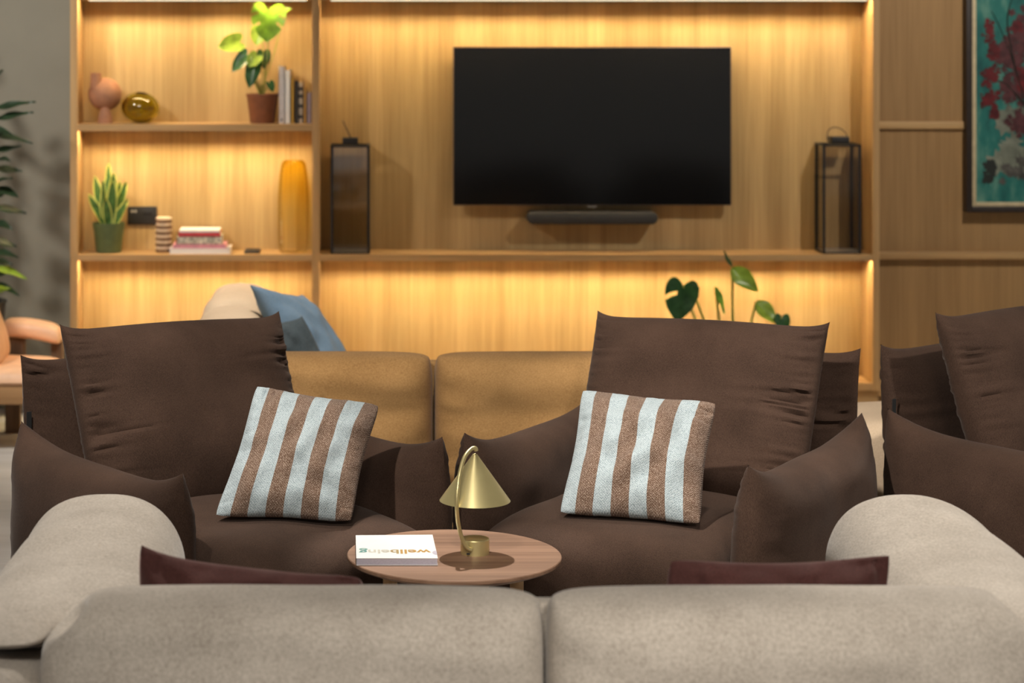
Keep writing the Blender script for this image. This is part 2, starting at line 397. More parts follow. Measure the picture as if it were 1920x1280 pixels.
for (x0, x1) in ((XL1, XM0), (XM1, XR0)):
    shelf(x0, x1, zb1, zb0, False)
    shelf(x0, x1, wz(477.3), wz(489))
    shelf(x0, x1, wz(-15), wz(-1.2), True, True)
    shelf(x0, x1, TOP, TOP-.03, False)
shelf(XL1, XM0, wz(232.7), wz(245.5))
ZA, ZB = wz(232.7), wz(477.3)

# ---- television and sound bar
tvY = 9.905
a, b_ = P(849.5, 385.5, tvY), P(1371.5, 87.5, tvY)
tv = thing('television', 'large black flat television mounted on the oak wall', 'television', ((a.x+b_.x)/2, tvY, a.z))
MB().box((a.x, tvY, a.z), (b_.x, tvY+.03, b_.z)).build('casing', M['tv_edge'], tv, bevel=.003)
MB().box((a.x+.004, tvY-.002, a.z+.005), (b_.x-.004, tvY+.001, b_.z-.004)).build('screen', M['screen'], tv, smooth=False)
MB().box((a.x+.35, tvY+.03, a.z+.15), (b_.x-.35, BY, b_.z-.15)).build('wall_mount', M['black_plastic'], tv, bevel=.004)
c = P(1110, 386.5, tvY); lg = MB()
for i in range(7): lg.box((c.x-.021+i*.0062, tvY-.004, c.z-.004), (c.x-.021+i*.0062+.0045, tvY, c.z+.001))
lg.build('logo', M['silver'], tv, smooth=False)
sbY = 9.87
a, b_ = P(988.5, 421, sbY), P(1234, 397.5, sbY); r = (b_.z-a.z)/2; zc = (a.z+b_.z)/2
sb = thing('soundbar', 'slim charcoal sound bar on the wall below the television', 'sound bar', ((a.x+b_.x)/2, sbY+.05, a.z))
def stadium(y, inset):
    rr = r-inset; pts = []
    for j in range(40):
        t = 2*math.pi*j/40; x = (b_.x-r) if math.cos(t) >= 0 else (a.x+r)
        pts.append(V(x+rr*math.cos(t), y, zc+rr*math.sin(t)))
    return pts
MB().rings([stadium(sbY, .006), stadium(sbY+.003, .002), stadium(sbY+.008, 0), stadium(sbY+.085, 0), stadium(sbY+.09, .004)]).build('speaker_body', M['speaker_cloth'], sb)
MB().box((a.x+.15, sbY+.085, zc-.018), (b_.x-.15, BY, zc+.02)).build('wall_bracket', M['black_plastic'], sb, bevel=.002)

# ---- lanterns
def lantern(px0, px1, pytop, pybot, capx0, capx1, capy, label, glassm, tilt):
    Yf = 9.79; A = P(px0, pybot, Yf); B = P(px1, pytop, Yf); w = B.x-A.x; z0 = ZB; h = B.z-ZB
    cx, cy = (A.x+B.x)/2, Yf+w/2
    t = thing('lantern', label, 'lantern', (cx, cy, z0), 'black framed lanterns on the long shelf')
    f = MB(); q = .0055; x0, x1, y0, y1, z1 = A.x, B.x, Yf, Yf+w, z0+h
    for X in (x0, x1-2*q):
        for Y in (y0, y1-2*q): f.box((X, Y, z0), (X+2*q, Y+2*q, z1))
    for Z in (z0, z1-1.4*q):
        f.box((x0, y0, Z), (x1, y0+2*q, Z+1.4*q)); f.box((x0, y1-2*q, Z), (x1, y1, Z+1.4*q)); f.box((x0, y0, Z), (x0+2*q, y1, Z+1.4*q)); f.box((x1-2*q, y0, Z), (x1, y1, Z+1.4*q))
    f.build('frame', M['black'], t, smooth=False)
    MB().box((x0+q, y0+q, z0+.002), (x1-q, y1-q, z0+.008)).build('floor_plate', M['silver'], t, smooth=False)
    for (p0, p1) in (((x0+2*q, y0+q, z0+.008), (x1-2*q, y0+q+.002, z1-.006)), ((x0+2*q, y1-q-.002, z0+.008), (x1-2*q, y1-q, z1-.006)),
                     ((x0+q, y0+2*q, z0+.008), (x0+q+.002, y1-2*q, z1-.006)), ((x1-q-.002, y0+2*q, z0+.008), (x1-q, y1-2*q, z1-.006))):
        MB().box(p0, p1).build('glass_pane', M[glassm], t, smooth=False)
    s = (P(capx1, 0, Yf+w/2).x-P(capx0, 0, Yf+w/2).x)/2; ch = (pytop-capy)*9.87/F; ccx = cx if tilt else cx+.004
    MB().box((ccx-s, cy-s, z1), (ccx+s, cy+s, z1+ch)).build('vent_cap', M['black'], t, bevel=.001)
    if tilt: pts = [V(cx+.002-.035*math.sin(u*math.pi)*1.0, cy-s+2*s*u, z1+ch+.075*math.sin(u*math.pi)) for u in [i/20 for i in range(21)]]
    else: pts = [V(ccx-.003+(-s*1.18)*math.cos(u*math.pi)-.014*math.sin(u*math.pi), cy, z1+ch*.35+(.062)*math.sin(u*math.pi)**.75) for u in [i/24 for i in range(25)]]
    MB().tube(pts, .0022, 6).build('handle', M['black'], t)
lantern(620, 693.5, 273, 472, 643, 672, 260, 'black lantern with smoky glass on the shelf left of the television', 'smoke_glass', True)
lantern(1543, 1615, 271, 469, 1553, 1586, 258, 'black lantern with clear glass on the shelf right of the television', 'clear_glass', False)

# ---- framed painting
pY = 9.775
fx0, fx1 = P(1812, 0, pY).x, P(2150, 0, pY).x; fz0, fz1 = P(0, 398, pY).z, P(0, -150, pY).z
pt = thing('framed_painting', 'dark framed painting of a red tree on teal hanging on the oak panelling', 'painting', ((fx0+fx1)/2, pY, fz0))
def frame(x0, x1, z0, z1, w, y0, y1):
    m = MB(); m.box((x0, y0, z0), (x0+w, y1, z1)); m.box((x1-w, y0, z0), (x1, y1, z1)); m.box((x0+w, y0, z0), (x1-w, y1, z0+w)); m.box((x0+w, y0, z1-w), (x1-w, y1, z1)); return m
frame(fx0, fx1, fz0, fz1, .026, pY-.005, 9.83).build('outer_frame', M['frame_dark'], pt, bevel=.002)
frame(fx0+.026, fx1-.026, fz0+.026, fz1-.026, .019, pY+.002, 9.83).build('inner_frame', M['pgold'], pt, bevel=.002)
cv = MB().box((fx0+.045, pY+.012, fz0+.045), (fx1-.045, pY+.02, fz1-.045)).build('canvas', M['p_teal'], pt, smooth=False)
random.seed(4)
def blob(mb, px, py, rpx, y, n=14, ax=1.0):
    c = P(px, py, pY); pts = [V(c.x, y, c.z)]
    for j in range(n):
        t = 2*math.pi*j/n; rr = rpx*pY/F*(random.uniform(.40, .75) if j % 2 else random.uniform(.9, 1.3))
        pts.append(V(min(fx1-.05, max(fx0+.047, c.x+rr*ax*math.cos(t))), y, c.z+rr*math.sin(t)))
    mb.add(pts, [(0, 1+(j+1) % n, 1+j) for j in range(n)])
yy = pY+.0115
m = MB()
for i in range(60): blob(m, random.uniform(1870, 2100), random.uniform(215, 320), random.uniform(10, 26), yy-.0001*i/60)
m.build('painted_mist', M['p_pale'], cv, smooth=False)
m = MB()
for i in range(80): blob(m, random.uniform(1878, 2100), random.uniform(302, 338)+8*math.sin(i), random.uniform(6, 14), yy-.0003-.0001*i/80)
m.build('painted_ground', M['p_grey'], cv, smooth=False)
m = MB()
for i in range(36): blob(m, random.uniform(1847, 1868), random.uniform(302, 340), random.uniform(4, 8), yy-.0006-.0001*i/40)
m.build('painted_bush', M['p_dark'], cv, smooth=False)
m = MB()
for tr in ([(1935, 330), (1925, 210), (1905, 130), (1880, 60), (1860, 20)], [(1925, 200), (1890, 160), (1870, 150)], [(1935, 300), (1950, 160), (1975, 40)], [(1905, 130), (1890, 40), (1905, -20)]):
    q = spline([V(P(x, y, pY).x, yy-.0012, P(x, y, pY).z) for x, y in tr], 6); m.tube(q, [.004*(1-i/len(q))+.001 for i in range(len(q))], 4)
m.build('painted_branches', M['p_dark'], cv)
for nm, mt_, cl, dy in (('painted_foliage', 'p_red2', [(1895, 100, 26, 34), (1905, 170, 24, 26), (1940, 60, 40, 40), (1915, 232, 18, 16), (1990, 120, 60, 60)], .0016), ('painted_foliage', 'p_red', [(1857, 60, 8, 16), (1866, 95, 9, 16), (1858, 140, 14, 14), (1856, 185, 17, 15), (1866, 212, 6, 9), (1908, 50, 10, 8), (1916, 150, 8, 20), (1960, 160, 40, 20)], .0020)):
    m = MB()
    for (x, y, sx, sy) in cl:
        for i in range(int(22+sx*sy/11)): blob(m, random.gauss(x, sx*.55), random.gauss(y, sy*.55), random.uniform(2.5, 6) if mt_ == 'p_red' else random.uniform(4, 9), yy-dy-.0004*i/200, 13)
    m.build(nm, M[mt_], cv, smooth=False)

# ================================================================ ITEMS ON THE SHELVES
SY = 9.865
def sx(px, Y=SY): return (px-CX)*Y/F
def sl(px, Y=SY): return px*Y/F
# terracotta vase: sphere on an arched foot with an off-centre neck
t = thing('terracotta_vase', 'round terracotta vase with an off-centre neck on an arched foot', 'vase', (sx(199), SY, ZA))
rc = sl(31.5); zc = ZA+sl(54)
MB().lathe((sx(197), SY, zc), [(max(.001, rc*math.cos(a_)), rc*.98*math.sin(a_)) for a_ in [R(-90+i*7.5) for i in range(25)]], 40).build('body', M['terracotta'], t)
MB().lathe((sx(181.5), SY-sl(14), zc+sl(12)), [(sl(11), 0), (sl(10.5), sl(14)), (sl(10.5), sl(28)), (sl(9), sl(28.5)), (sl(8.5), sl(12)), (.001, sl(10))], 32).build('neck', M['terracotta'], t)
m = MB()
m.rings([[V(sx(199)+sl(w_)*math.cos(j*math.pi/16), SY-sl(12)+sl(d_)*math.sin(j*math.pi/16), ZA+sl(z_)) for j in range(32)] for w_, d_, z_ in ((14.5, 14, .2), (14, 13.5, 8), (12.5, 12.5, 17), (9.5, 11, 25), (5.5, 9, 31), (1.5, 6, 34))])
m.build('foot', M['terracotta'], t)
# olive glass ball
ov = MB(); ro, rz = sl(36.5), sl(29.5); z0 = ZA+rz*.98
prof = [(max(.012 if i == 0 else .001, ro*math.cos(R(x))*(1+.0*x)), rz*math.sin(R(x))) for i, x in enumerate(range(-80, 73, 6))]
inn = [(r_*.84, z_*.84) for r_, z_ in prof][::-1]
ov.lathe((sx(263.5), SY-.01, z0), prof+inn, 44, V(.12, -.10, 1))
o = ov.build('glass_ball_vase', M['olive'], origin=(sx(263.5), SY-.01, ZA)); tag(o, 'olive green glass ball vase beside the terracotta vase', 'vase')
# potted monstera on the top shelf
t = thing('potted_monstera', 'monstera in a brown clay pot on the top shelf beside the books', 'plant', (sx(492), SY, ZA))
zp = ZA+sl(55)
MB().lathe((sx(492), SY, ZA), [(sl(22), 0), (sl(23), .004), (sl(29), sl(49)), (sl(30.5), sl(51)), (sl(30.5), sl(55)), (sl(27.5), sl(55)), (sl(26.5), sl(50))], 40).build('pot', M['pot_brown'], t)
MB().lathe((sx(492), SY, ZA), [(.001, sl(50)), (sl(26.5), sl(50)), (sl(26), sl(51)), (.001, sl(51.5))], 24).build('soil', M['soil'], t)
b0 = V(sx(489), SY, zp-.01)
lf = [  # stem end px, leaf base px, tip px, normal, half width px, kind, material, depth offsets
 ((500, 22), (504, 18), (500, 80), (.1, -1, .35), 32, 'heart', 'leaf_bright', -.06),
 ((490, 58), (489, 56), (480, 85), (-.2, -1, .3), 17, 'heart', 'leaf_mid', -.03),
 ((450, 84), (449, 79), (408, 88), (0, -1, .25), 18, 'heart', 'leaf_mid', -.03),
 ((462, 108), (463, 103), (434, 134), (-.1, -1, .5), 14, 'heart', 'leaf_dark', -.05),
 ((478, 112), (482, 104), (466, 126), (.1, -1, .6), 13, 'heart', 'leaf_mid', -.06),
 ((492, 108), (494, 98), (496, 128), (.2, -1, .3), 13, 'heart', 'leaf_dark', .0),
 ((474, 126), (478, 122), (466, 165), (-.3, -1, .1), 15, 'heart', 'leaf_dark', -.04),
 ((528, 24), (530, 24), (546, 16), (.2, -.8, .7), 6, 'lance', 'leaf_bright', .0),
 ((504, 158), (505, 155), (512, 172), (.3, -1, .2), 8, 'heart', 'leaf_dark', -.02)]
for (s_, bp, tp, nr, w_, kd, mt_, dy) in lf:
    e_ = P(bp[0], bp[1], SY+dy)
    st = MB().tube(spline([b0+V(random.uniform(-.015, .015), random.uniform(-.01, .01), 0), (b0+e_)/2+V(.012*sgn(e_.x-b0.x+.01), 0, .01), e_], 8), .0028, 6).build('stem', M['stem'], t)
    cuts = ((.42, .46, .55, 1), (.44, .48, .55, -1), (.58, .62, .5, 1), (.57, .61, .5, -1)) if w_ > 25 else ()
    leaf(MB(), e_, P(tp[0], tp[1], SY+dy-.02), nr, sl(w_), kd, .25, .08, 40, 16, cuts).build('leaf', M[mt_], t)
# upright books
bk = [(522.5, 534, 123, 'grey_cover', 'tall pale grey book next to the plant pot', .15), (534.3, 544, 130, 'white', 'second tall whitish book, just right of the tallest', .15), (545.2, 551, 144, 'yellow', 'thin yellow book between white and black spines', .12),
      (552.5, 559, 150, 'ink', 'black spined book between yellow and bone spines', .13), (559.6, 568.3, 153, 'bone', 'bone coloured book with dark bands on the spine', .13), (569, 574.6, 163, 'mustard', 'short mustard book near the end of the row', .11), (575.2, 584, 172, 'lav', 'lowest lavender grey book against the shelf upright', .11)]
for (x0, x1, y0, mt_, lb, d) in bk:
    Yf = SY-.045; X0, X1 = sx(x0, Yf), sx(x1, Yf); hh = (230-y0)*Yf/F
    t = thing('book', lb, 'book', ((X0+X1)/2, Yf, ZA), 'upright books on the top shelf')
    m = MB().box((X0, Yf, ZA), (X0+.0018, Yf+d, ZA+hh)); m.box((X1-.0018, Yf, ZA), (X1, Yf+d, ZA+hh)); m.box((X0, Yf, ZA), (X1, Yf+.0025, ZA+hh))
    cvr = m.build('cover', M[mt_], t, smooth=False)
    MB().box((X0+.0018, Yf+.0025, ZA+.003), (X1-.0018, Yf+d-.003, ZA+hh-.003)).build('pages', M['pages'], t, smooth=False)
    if mt_ == 'bone':
        for z_ in (.12, .38, .62, .8): MB().box((X0-.0002, Yf-.0008, ZA+hh*z_), (X1+.0002, Yf, ZA+hh*(z_+.09))).build('spine_band', M['ink'], cvr, smooth=False)
    if mt_ == 'grey_cover': MB().box(((X0+X1)/2-.004, Yf-.0006, ZA+.012), ((X0+X1)/2+.004, Yf, ZA+.022)).build('publisher_mark', M['ink'], cvr, smooth=False)
# snake plant in green pot
t = thing('snake_plant', 'yellow edged snake plant in a green glazed pot', 'plant', (sx(204), SY, ZB))
MB().lathe((sx(204), SY, ZB), [(sl(22), 0), (sl(23.5), .003), (sl(28), sl(40)), (sl(30), sl(48)), (sl(30.5), sl(56)), (sl(28), sl(56)), (sl(26.5), sl(46))], 40).build('pot', M['pot_green'], t)
MB().lathe((sx(204), SY, ZB), [(.001, sl(46)), (sl(26.8), sl(46)), (sl(26), sl(49)), (.001, sl(50))], 24).build('soil', M['soil'], t)
for (bx, tx, ty, w_, dy, tw) in ((196, 178, 328, 7, .01, .3), (202, 203, 306, 7, .02, -.2), (206, 214, 322, 7.5, -.01, .25), (212, 236, 340, 8, .0, -.4), (200, 166, 362, 6, -.015, .5), (206, 212, 338, 8, -.025, .1), (212, 226, 338, 6, .015, .3), (198, 192, 338, 6, -.02, -.5), (210, 240, 372, 7, -.02, -.6), (204, 198, 372, 6.5, -.03, .2)):
    a_, b_ = P(bx, 428, SY+dy*.6), P(tx, ty, SY+dy*1.6); nr = V(tw, -1, .15)
    lf_ = leaf(MB(), a_, b_, nr, sl(w_*1.15+1.7), 'sword', .3, .05, 14, 4).build('leaf', M['leaf_edge'], t)
    leaf(MB(), a_+nr.normalized()*.0016, b_+nr.normalized()*.0016-V(0, 0, .006), nr, sl(w_*1.0), 'sword', .3, .05, 14, 4).build('leaf_blade', M['leaf_snake'], lf_)
# wall socket plate
a, b_ = P(239, 421, BY-.008), P(294, 387, BY-.008)
t = thing('socket_plate', 'black double socket plate on the wall behind the snake plant', 'socket', ((a.x+b_.x)/2, BY, a.z))
MB().box((a.x, BY-.009, a.z), (b_.x, BY, b_.z)).build('plate', M['black_plastic'], t, bevel=.002)
c = P(277, 399, BY-.01); MB().box((c.x-.020, BY-.011, c.z-.012), (c.x+.020, BY-.008, c.z+.012)).build('socket_insert', M['black'], t, bevel=.001)
for q in (248, 254): 
    c = P(q, 396, BY-.01); MB().lathe((c.x, BY-.0105, c.z), [(.0065, 0), (.0065, .002), (.004, .0025), (.001, .002)], 16, V(0, -1, 0)).build('port', M['silver'], t)
# ribbed two-tone candle holder
t = thing('ribbed_candle_holder', 'stack-shaped stoneware candle holder with brown and cream ribs', 'candle holder', (sx(307), SY, ZB))
hh = sl(66)/6
for i in range(6):
    pr = [(sl(12.5), 0), (sl(15), hh*.2), (sl(16), hh*.5), (sl(15), hh*.8), (sl(12.5), hh)]
    MB().lathe((sx(307), SY, ZB+i*hh), [(r_, z_*.55) for r_, z_ in pr], 28).build('rib', M['choc'], t)
    MB().lathe((sx(307), SY, ZB+i*hh+hh*.55), [(r_*.97, z_*.45) for r_, z_ in pr], 28).build('rib', M['cream'], t)['label'] = 'cream rib'
# magazine stack
mg = [(318, 432, 463.5, 474, 'lilac', 'pale lilac magazine at the bottom of the shelf stack', .17), (324, 424, 456, 463.5, 'pink', 'pink magazine second from the bottom of the shelf stack', .16), (331, 416, 442, 456, 'floral', 'thick book with patterned cover in the middle of the stack', .15), (334, 412, 434, 442, 'red', 'red book beneath the white one in the stack', .15), (336, 411, 429.5, 434, 'white', 'white booklet on top of the shelf stack', .14)]
z = ZB; k0 = SY-.075
for i, (x0, x1, y0, y1, mt_, lb, d) in enumerate(mg):
    hh = (y1-y0)*k0/F; X0, X1 = sx(x0, k0), sx(x1, k0); q = .003*i
    t = thing('magazine', lb, 'magazine', ((X0+X1)/2, k0+.07, z), 'magazines and books stacked flat')
    c_ = min(.0016, hh*.2)
    m = MB().box((X0, k0+q, z), (X1, k0+q+d, z+c_)); m.box((X0, k0+q, z+hh-c_), (X1, k0+q+d, z+hh)); m.box((X0, k0+q, z+c_), (X0+.003, k0+q+d, z+hh-c_))
    if mt_ in ('floral', 'red'): m.box((X0, k0+q, z), (X1, k0+q+.002, z+hh))
    m.build('cover', M[mt_], t, smooth=False)
    MB().box((X0+.003, k0+q+.0022, z+c_), (X1-.003, k0+q+d-.003, z+hh-c_)).build('pages', M['white' if mt_ != 'pink' else 'pink'], t, smooth=False)
    z += hh
# remote
a, b_ = sx(458, 9.82), sx(487, 9.82)
rm = thing('remote_control', 'small dark remote lying on the middle shelf', 'remote control', ((a+b_)/2, 9.85, ZB))
MB().box((a, 9.80, ZB), (b_, 9.93, ZB+.012)).build('casing', M['black_plastic'], rm, bevel=.004)
MB().box((a+.01, 9.82, ZB+.0115), (b_-.01, 9.90, ZB+.0135)).build('keypad', M['black'], rm, bevel=.001)
# amber vase
zt = sl(173); av = MB()
pr = [(.02, 0), (sl(24), .001), (sl(28), sl(5)), (sl(30), sl(22)), (sl(30.5), sl(60)), (sl(30), sl(100)), (sl(27.5), sl(138)), (sl(25), sl(157)), (sl(22.5), sl(167)), (sl(18), sl(172.5))]
sp_ = [(p_.x, p_.z) for p_ in spline([V(r_, 0, z_) for r_, z_ in pr], 4)]
inn = [(max(.001, r_-.004), z_+(.006 if z_ < .02 else 0)) for r_, z_ in sp_][::-1]
av.lathe((sx(550.5), SY, ZB), sp_+inn, 48)
o = av.build('amber_glass_vase', M['amber'], origin=(sx(550.5), SY, ZB), angle=60); tag(o, 'tall amber glass vase on the middle shelf', 'vase')

# ================================================================ BACK OF ROOM
# tall dark plant by the grey wall
pc = V(-1.665, 9.62, 0)
t = thing('tall_leafy_plant', 'tall dark leafy plant in black pot by the grey wall', 'plant', pc)
MB().lathe(pc, [(.11, 0), (.12, .005), (.165, .50), (.17, .52), (.15, .52), (.145, .47)], 36).build('pot', M['black_plastic'], t)
MB().lathe(pc, [(.001, .47), (.146, .47), (.13, .485), (.001, .49)], 24).build('soil', M['soil'], t)
for q in ((-.05, .02, 1.62), (.03, -.03, 1.45), (.0, .03, 1.1)):
    MB().tube(spline([pc+V(q[0]*.3, q[1], .47), pc+V(q[0], q[1]*1.5, .9), pc+V(q[0]*1.5, q[1], q[2])], 6), .010, 7).build('stem', M['stem_brown'], t)
random.seed(11)
lv = [(-12, 205, 66, 188), (-8, 225, 62, 208), (-20, 250, 62, 266), (-10, 285, 40, 272), (-8, 318, 42, 320), (-20, 345, 22, 330), (-6, 352, 34, 368), (-10, 390, 50, 398), (-8, 415, 24, 430), (-12, 452, 32, 462), (-14, 470, 33, 480), (-10, 500, 50, 520), (-10, 488, 24, 496), (-14, 530, 36, 552), (-14, 545, 20, 540), (-20, 165, 4, 130), (-20, 240, 22, 250), (-12, 300, 18, 298), (-10, 372, 14, 352), (-18, 430, 10, 420), (-14, 515, 30, 506), (-22, 280, 8, 244)]
for i, (x0, y0, x1, y1) in enumerate(lv):
    d0, d1 = random.uniform(-.04, .04), random.uniform(-.16, .08)
    leaf(MB(), P(x0, y0, 9.52+d0), P(x1, y1, 9.52+d1), (random.uniform(-.2, .3), -.6, 1), sl(random.uniform(8.5, 13)), 'lance', .25, .07, 12, 3).build('leaf', M['leaf_shade' if i not in (11, 14) else 'leaf_mid'], t)
for i in range(34):
    a_ = random.uniform(1.6, 5.2); z_ = random.uniform(.75, 1.75); b_ = pc+V(.05*math.cos(a_), .04*math.sin(a_), z_)
    L = random.uniform(.18, .30); e_ = b_+V(L*math.cos(a_), .55*L*math.sin(a_)-.02, random.uniform(-.10, .08))
    leaf(MB(), b_, e_, (0, -.2, 1), .026, 'lance', .25, .15, 10, 3).build('leaf', M['leaf_shade'], t)
# leather lounge chair
lc = thing('leather_armchair', 'tan leather lounge chair with wooden frame by the grey wall', 'armchair', (-1.55, 9.2, 0))
pillow([V(-1.93, 8.86, .285), V(-1.20, 8.86, .285), V(-1.20, 9.34, .285), V(-1.93, 9.34, .285)], .055, 30, 24, 6, .4, Tb=.02, lump=(.006, 4)).build('seat_cushion', M['leather'], lc)
m = MB().box((-1.93, 8.87, .195), (-1.20, 8.91, .275)); m.box((-1.93, 9.30, .195), (-1.20, 9.34, .275)); m.box((-1.24, 8.91, .195), (-1.20, 9.30, .275)); m.box((-1.93, 8.91, .195), (-1.89, 9.30, .275))
m.build('seat_rail', M['chair_wood'], lc, bevel=.004)
for q in ((-1.26, 8.90), (-1.42, 9.32), (-1.90, 8.90), (-1.90, 9.32)): MB().box((q[0]-.032, q[1]-.03, 0), (q[0]+.032, q[1]+.02, .20)).build('leg', M['dark_wood'], lc, bevel=.004)
bx = P(4, 600, 9.2).x
pillow([V(-1.44, 8.92, .33), V(-1.44, 9.30, .33), V(-1.68, 9.30, .98), V(-1.68, 8.92, .98)], .05, 24, 30, 5, .45, lump=(.006, 4)).build('backrest', M['leather'], lc)
m = MB(); A = P(3, 618, 9.42); B = P(119, 634, 9.38); n_ = 16; rr = []
for i in range(n_+1):
    t_ = i/n_; c = A.lerp(B, t_); s_ = (1-(2*t_-1)**8)**.5 if 0 < t_ < 1 else .12; cr = .012*math.sin(math.pi*t_)
    rr.append([c+V(0, .075*s_*sgn(math.cos(q))*abs(math.cos(q))**.7, cr+(.052 if math.sin(q) > 0 else .030)*s_*sgn(math.sin(q))*abs(math.sin(q))**.8) for q in [2*math.pi*j/24 for j in range(24)]])
m.rings(rr).build('armrest', M['leather'], lc)
for x0, x1 in ((17, 47), (97, 118)):
    a_, b_ = P(x0, 640, 9.40).x, P(x1, 640, 9.40).x; MB().box((a_, 9.37, .20), (b_, 9.43, .40)).build('arm_support', M['dark_wood'], lc, bevel=.004)

# monstera on the floor behind the right armchair
fp = V((1372-CX)*9.35/F, 9.35, 0)
t = thing('floor_monstera', 'monstera with long stems rising behind the right brown armchair', 'plant', fp)
MB().lathe(fp, [(.13, 0), (.14, .005), (.18, .26), (.18, .28), (.16, .28), (.155, .24)], 36).build('pot', M['pot_brown'], t)
MB().lathe(fp, [(.001, .24), (.156, .24), (.14, .255), (.001, .26)], 24).build('soil', M['soil'], t)
fm = [((1281, 536), (1268, 604), (-.25, -1, .15), 29, 'heart', 'leaf_dark', -.06, ((.50, .555, .25, 1),)), ((1372, 503), (1421, 546), (-.45, -.8, .75), 17, 'lance', 'leaf_mid', -.02, ()), ((1373, 500), (1357, 470), (-.8, -.6, .2), 6, 'lance', 'leaf_dark', .0, ()),
      ((1341, 538), (1359, 588), (.75, -.7, .2), 9, 'lance', 'leaf_bright', -.05, ()), ((1418, 566), (1456, 606), (.2, -.9, .7), 17, 'lance', 'leaf_mid', .02, ()), ((1466, 594), (1468, 625), (.1, -1, .1), 14, 'heart', 'leaf_dark', .0, ()), ((1305, 560), (1311, 538), (-.9, -.5, .1), 6, 'lance', 'leaf_dark', -.03, ())]
for (bp, tp, nr, w_, kd, mt_, dy, cuts) in fm:
    e_ = P(bp[0], bp[1], 9.35+dy); g = fp+V(random.uniform(-.03, .03), random.uniform(-.03, .03), .25)
    mid = (g*.55+e_*.45); mid.x += (e_.x-g.x)*.12
    MB().tube(spline([g, mid, e_], 10), .0052, 6).build('stem', M['stem'], t)
    leaf(MB(), e_, P(tp[0], tp[1], 9.35+dy-.03), nr, sl(w_), kd, .22, .05, 60, 22, cuts).build('leaf', M[mt_], t)

# ================================================================ SOFAS
def make_sofa(name, label, mt_, loc, group, zt=.692, al=1.22, half=.935):
    s = thing(name, label, 'sofa', loc, group)
    x, y = loc[0], loc[1]                                        # the back faces -y, centre seam at x
    for sgx in (-1, 1):
        X0, X1 = sorted((x+sgx*.002, x+sgx*half))
        def fold(u, v, q=sgx): return .004*noise.noise(V(u*9+q, v*2, 1.5))*math.exp(-(1-abs(u))*4)
        RC = (.05, .02, .012, .13) if sgx < 0 else (.02, .05, .13, .012)
        pillow([V(X0, y+.16, .27), V(X1, y+.16, .27), V(X1, y+.16, zt), V(X0, y+.16, zt)], .135, 90, 50, 8, .45, k=(0, 0, 0, -.006), lump=(.014, 5), puck=(.010, 9, .10, 'lr'), seed=sgx+3, rc=(*RC, 13)).build('back_cushion', mt_, s)
        pillow([V(X0, y+.30, .33), V(X1 if sgx < 0 else X1-.16, y+.30, .33), V(X1 if sgx < 0 else X1-.16, y+.98, .33), V(X0 if sgx > 0 else X0+.0, y+.98, .33)], .10, 40, 30, 7, .45, lump=(.008, 4), seed=sgx+8).build('seat_cushion', mt_, s)
        # arm pad: lofted along y, thin behind, deep and round in front
        m = MB(); rr = []; n_ = 60
        for i in range(n_+1):
            q = i/n_; yy_ = y+.10+q*(al-.02); en = max(0, 1-abs(2*q-1)**7)**.5
            inner = half-.02 - .185*min(1, max(0, (q-.12)/.22))**.9; outer = half+.185-.02*(1-q)
            zt_, zb_ = .668-.05*(1-q)**1.6, .60-.26*min(1, q*1.3)
            cx_, hw, zc_ = (inner+outer)/2, (outer-inner)/2*(.25+.75*en), (zt_+zb_)/2; hz = (zt_-zb_)/2*(.2+.8*en)
            ring = []
            for j in range(80):
                a_ = 2*math.pi*j/80; px_ = cx_+hw*sgn(math.cos(a_))*abs(math.cos(a_))**.85; pz_ = zc_+hz*sgn(math.sin(a_))*abs(math.sin(a_))**(1.05 if math.sin(a_) > 0 else .8)
                d = .006*noise.noise(V(px_*7, yy_*7, pz_*7+sgx))
                ring.append(V(x+sgx*(px_+d), yy_, pz_+d))
            rr.append(ring if sgx > 0 else ring[::-1])
        m.rings(rr).build('arm_pad', mt_, s)
        pillow([V(x+sgx*(half+.09), y+.03, .10), V(x+sgx*(half+.09), y+al*.95, .10), V(x+sgx*(half+.09), y+al*.95, .46), V(x+sgx*(half+.09), y+.03, .585)], .11, 30, 24, 8, .4, lump=(.008, 4)).build('arm_side', mt_, s)
        for yy_ in (y+.12, y+.92): MB().lathe((x+sgx*(half-.05), yy_, 0), [(.018, 0), (.026, .13)], 16).build('leg', M['dark_wood'], s)
    MB().box((x-half-.06, y+.05, .12), (x+half+.06, y+.98*al/1.22, .28)).build('base', mt_, s, bevel=.03, seg=4)
    MB().box((x-half+.1, y+.22, .25), (x+half-.1, y+.27, .655)).build('back_frame', mt_, s, bevel=.01)
    return s
sofa = make_sofa('sofa', 'greige boucle sofa seen from behind in the foreground', M['greige'], (.367, 3.90, 0), None)
make_sofa('sofa', 'ochre two cushion sofa behind the gap between the brown armchairs', M['ochre'], (.276, 6.82, 0), None, .692, .92)
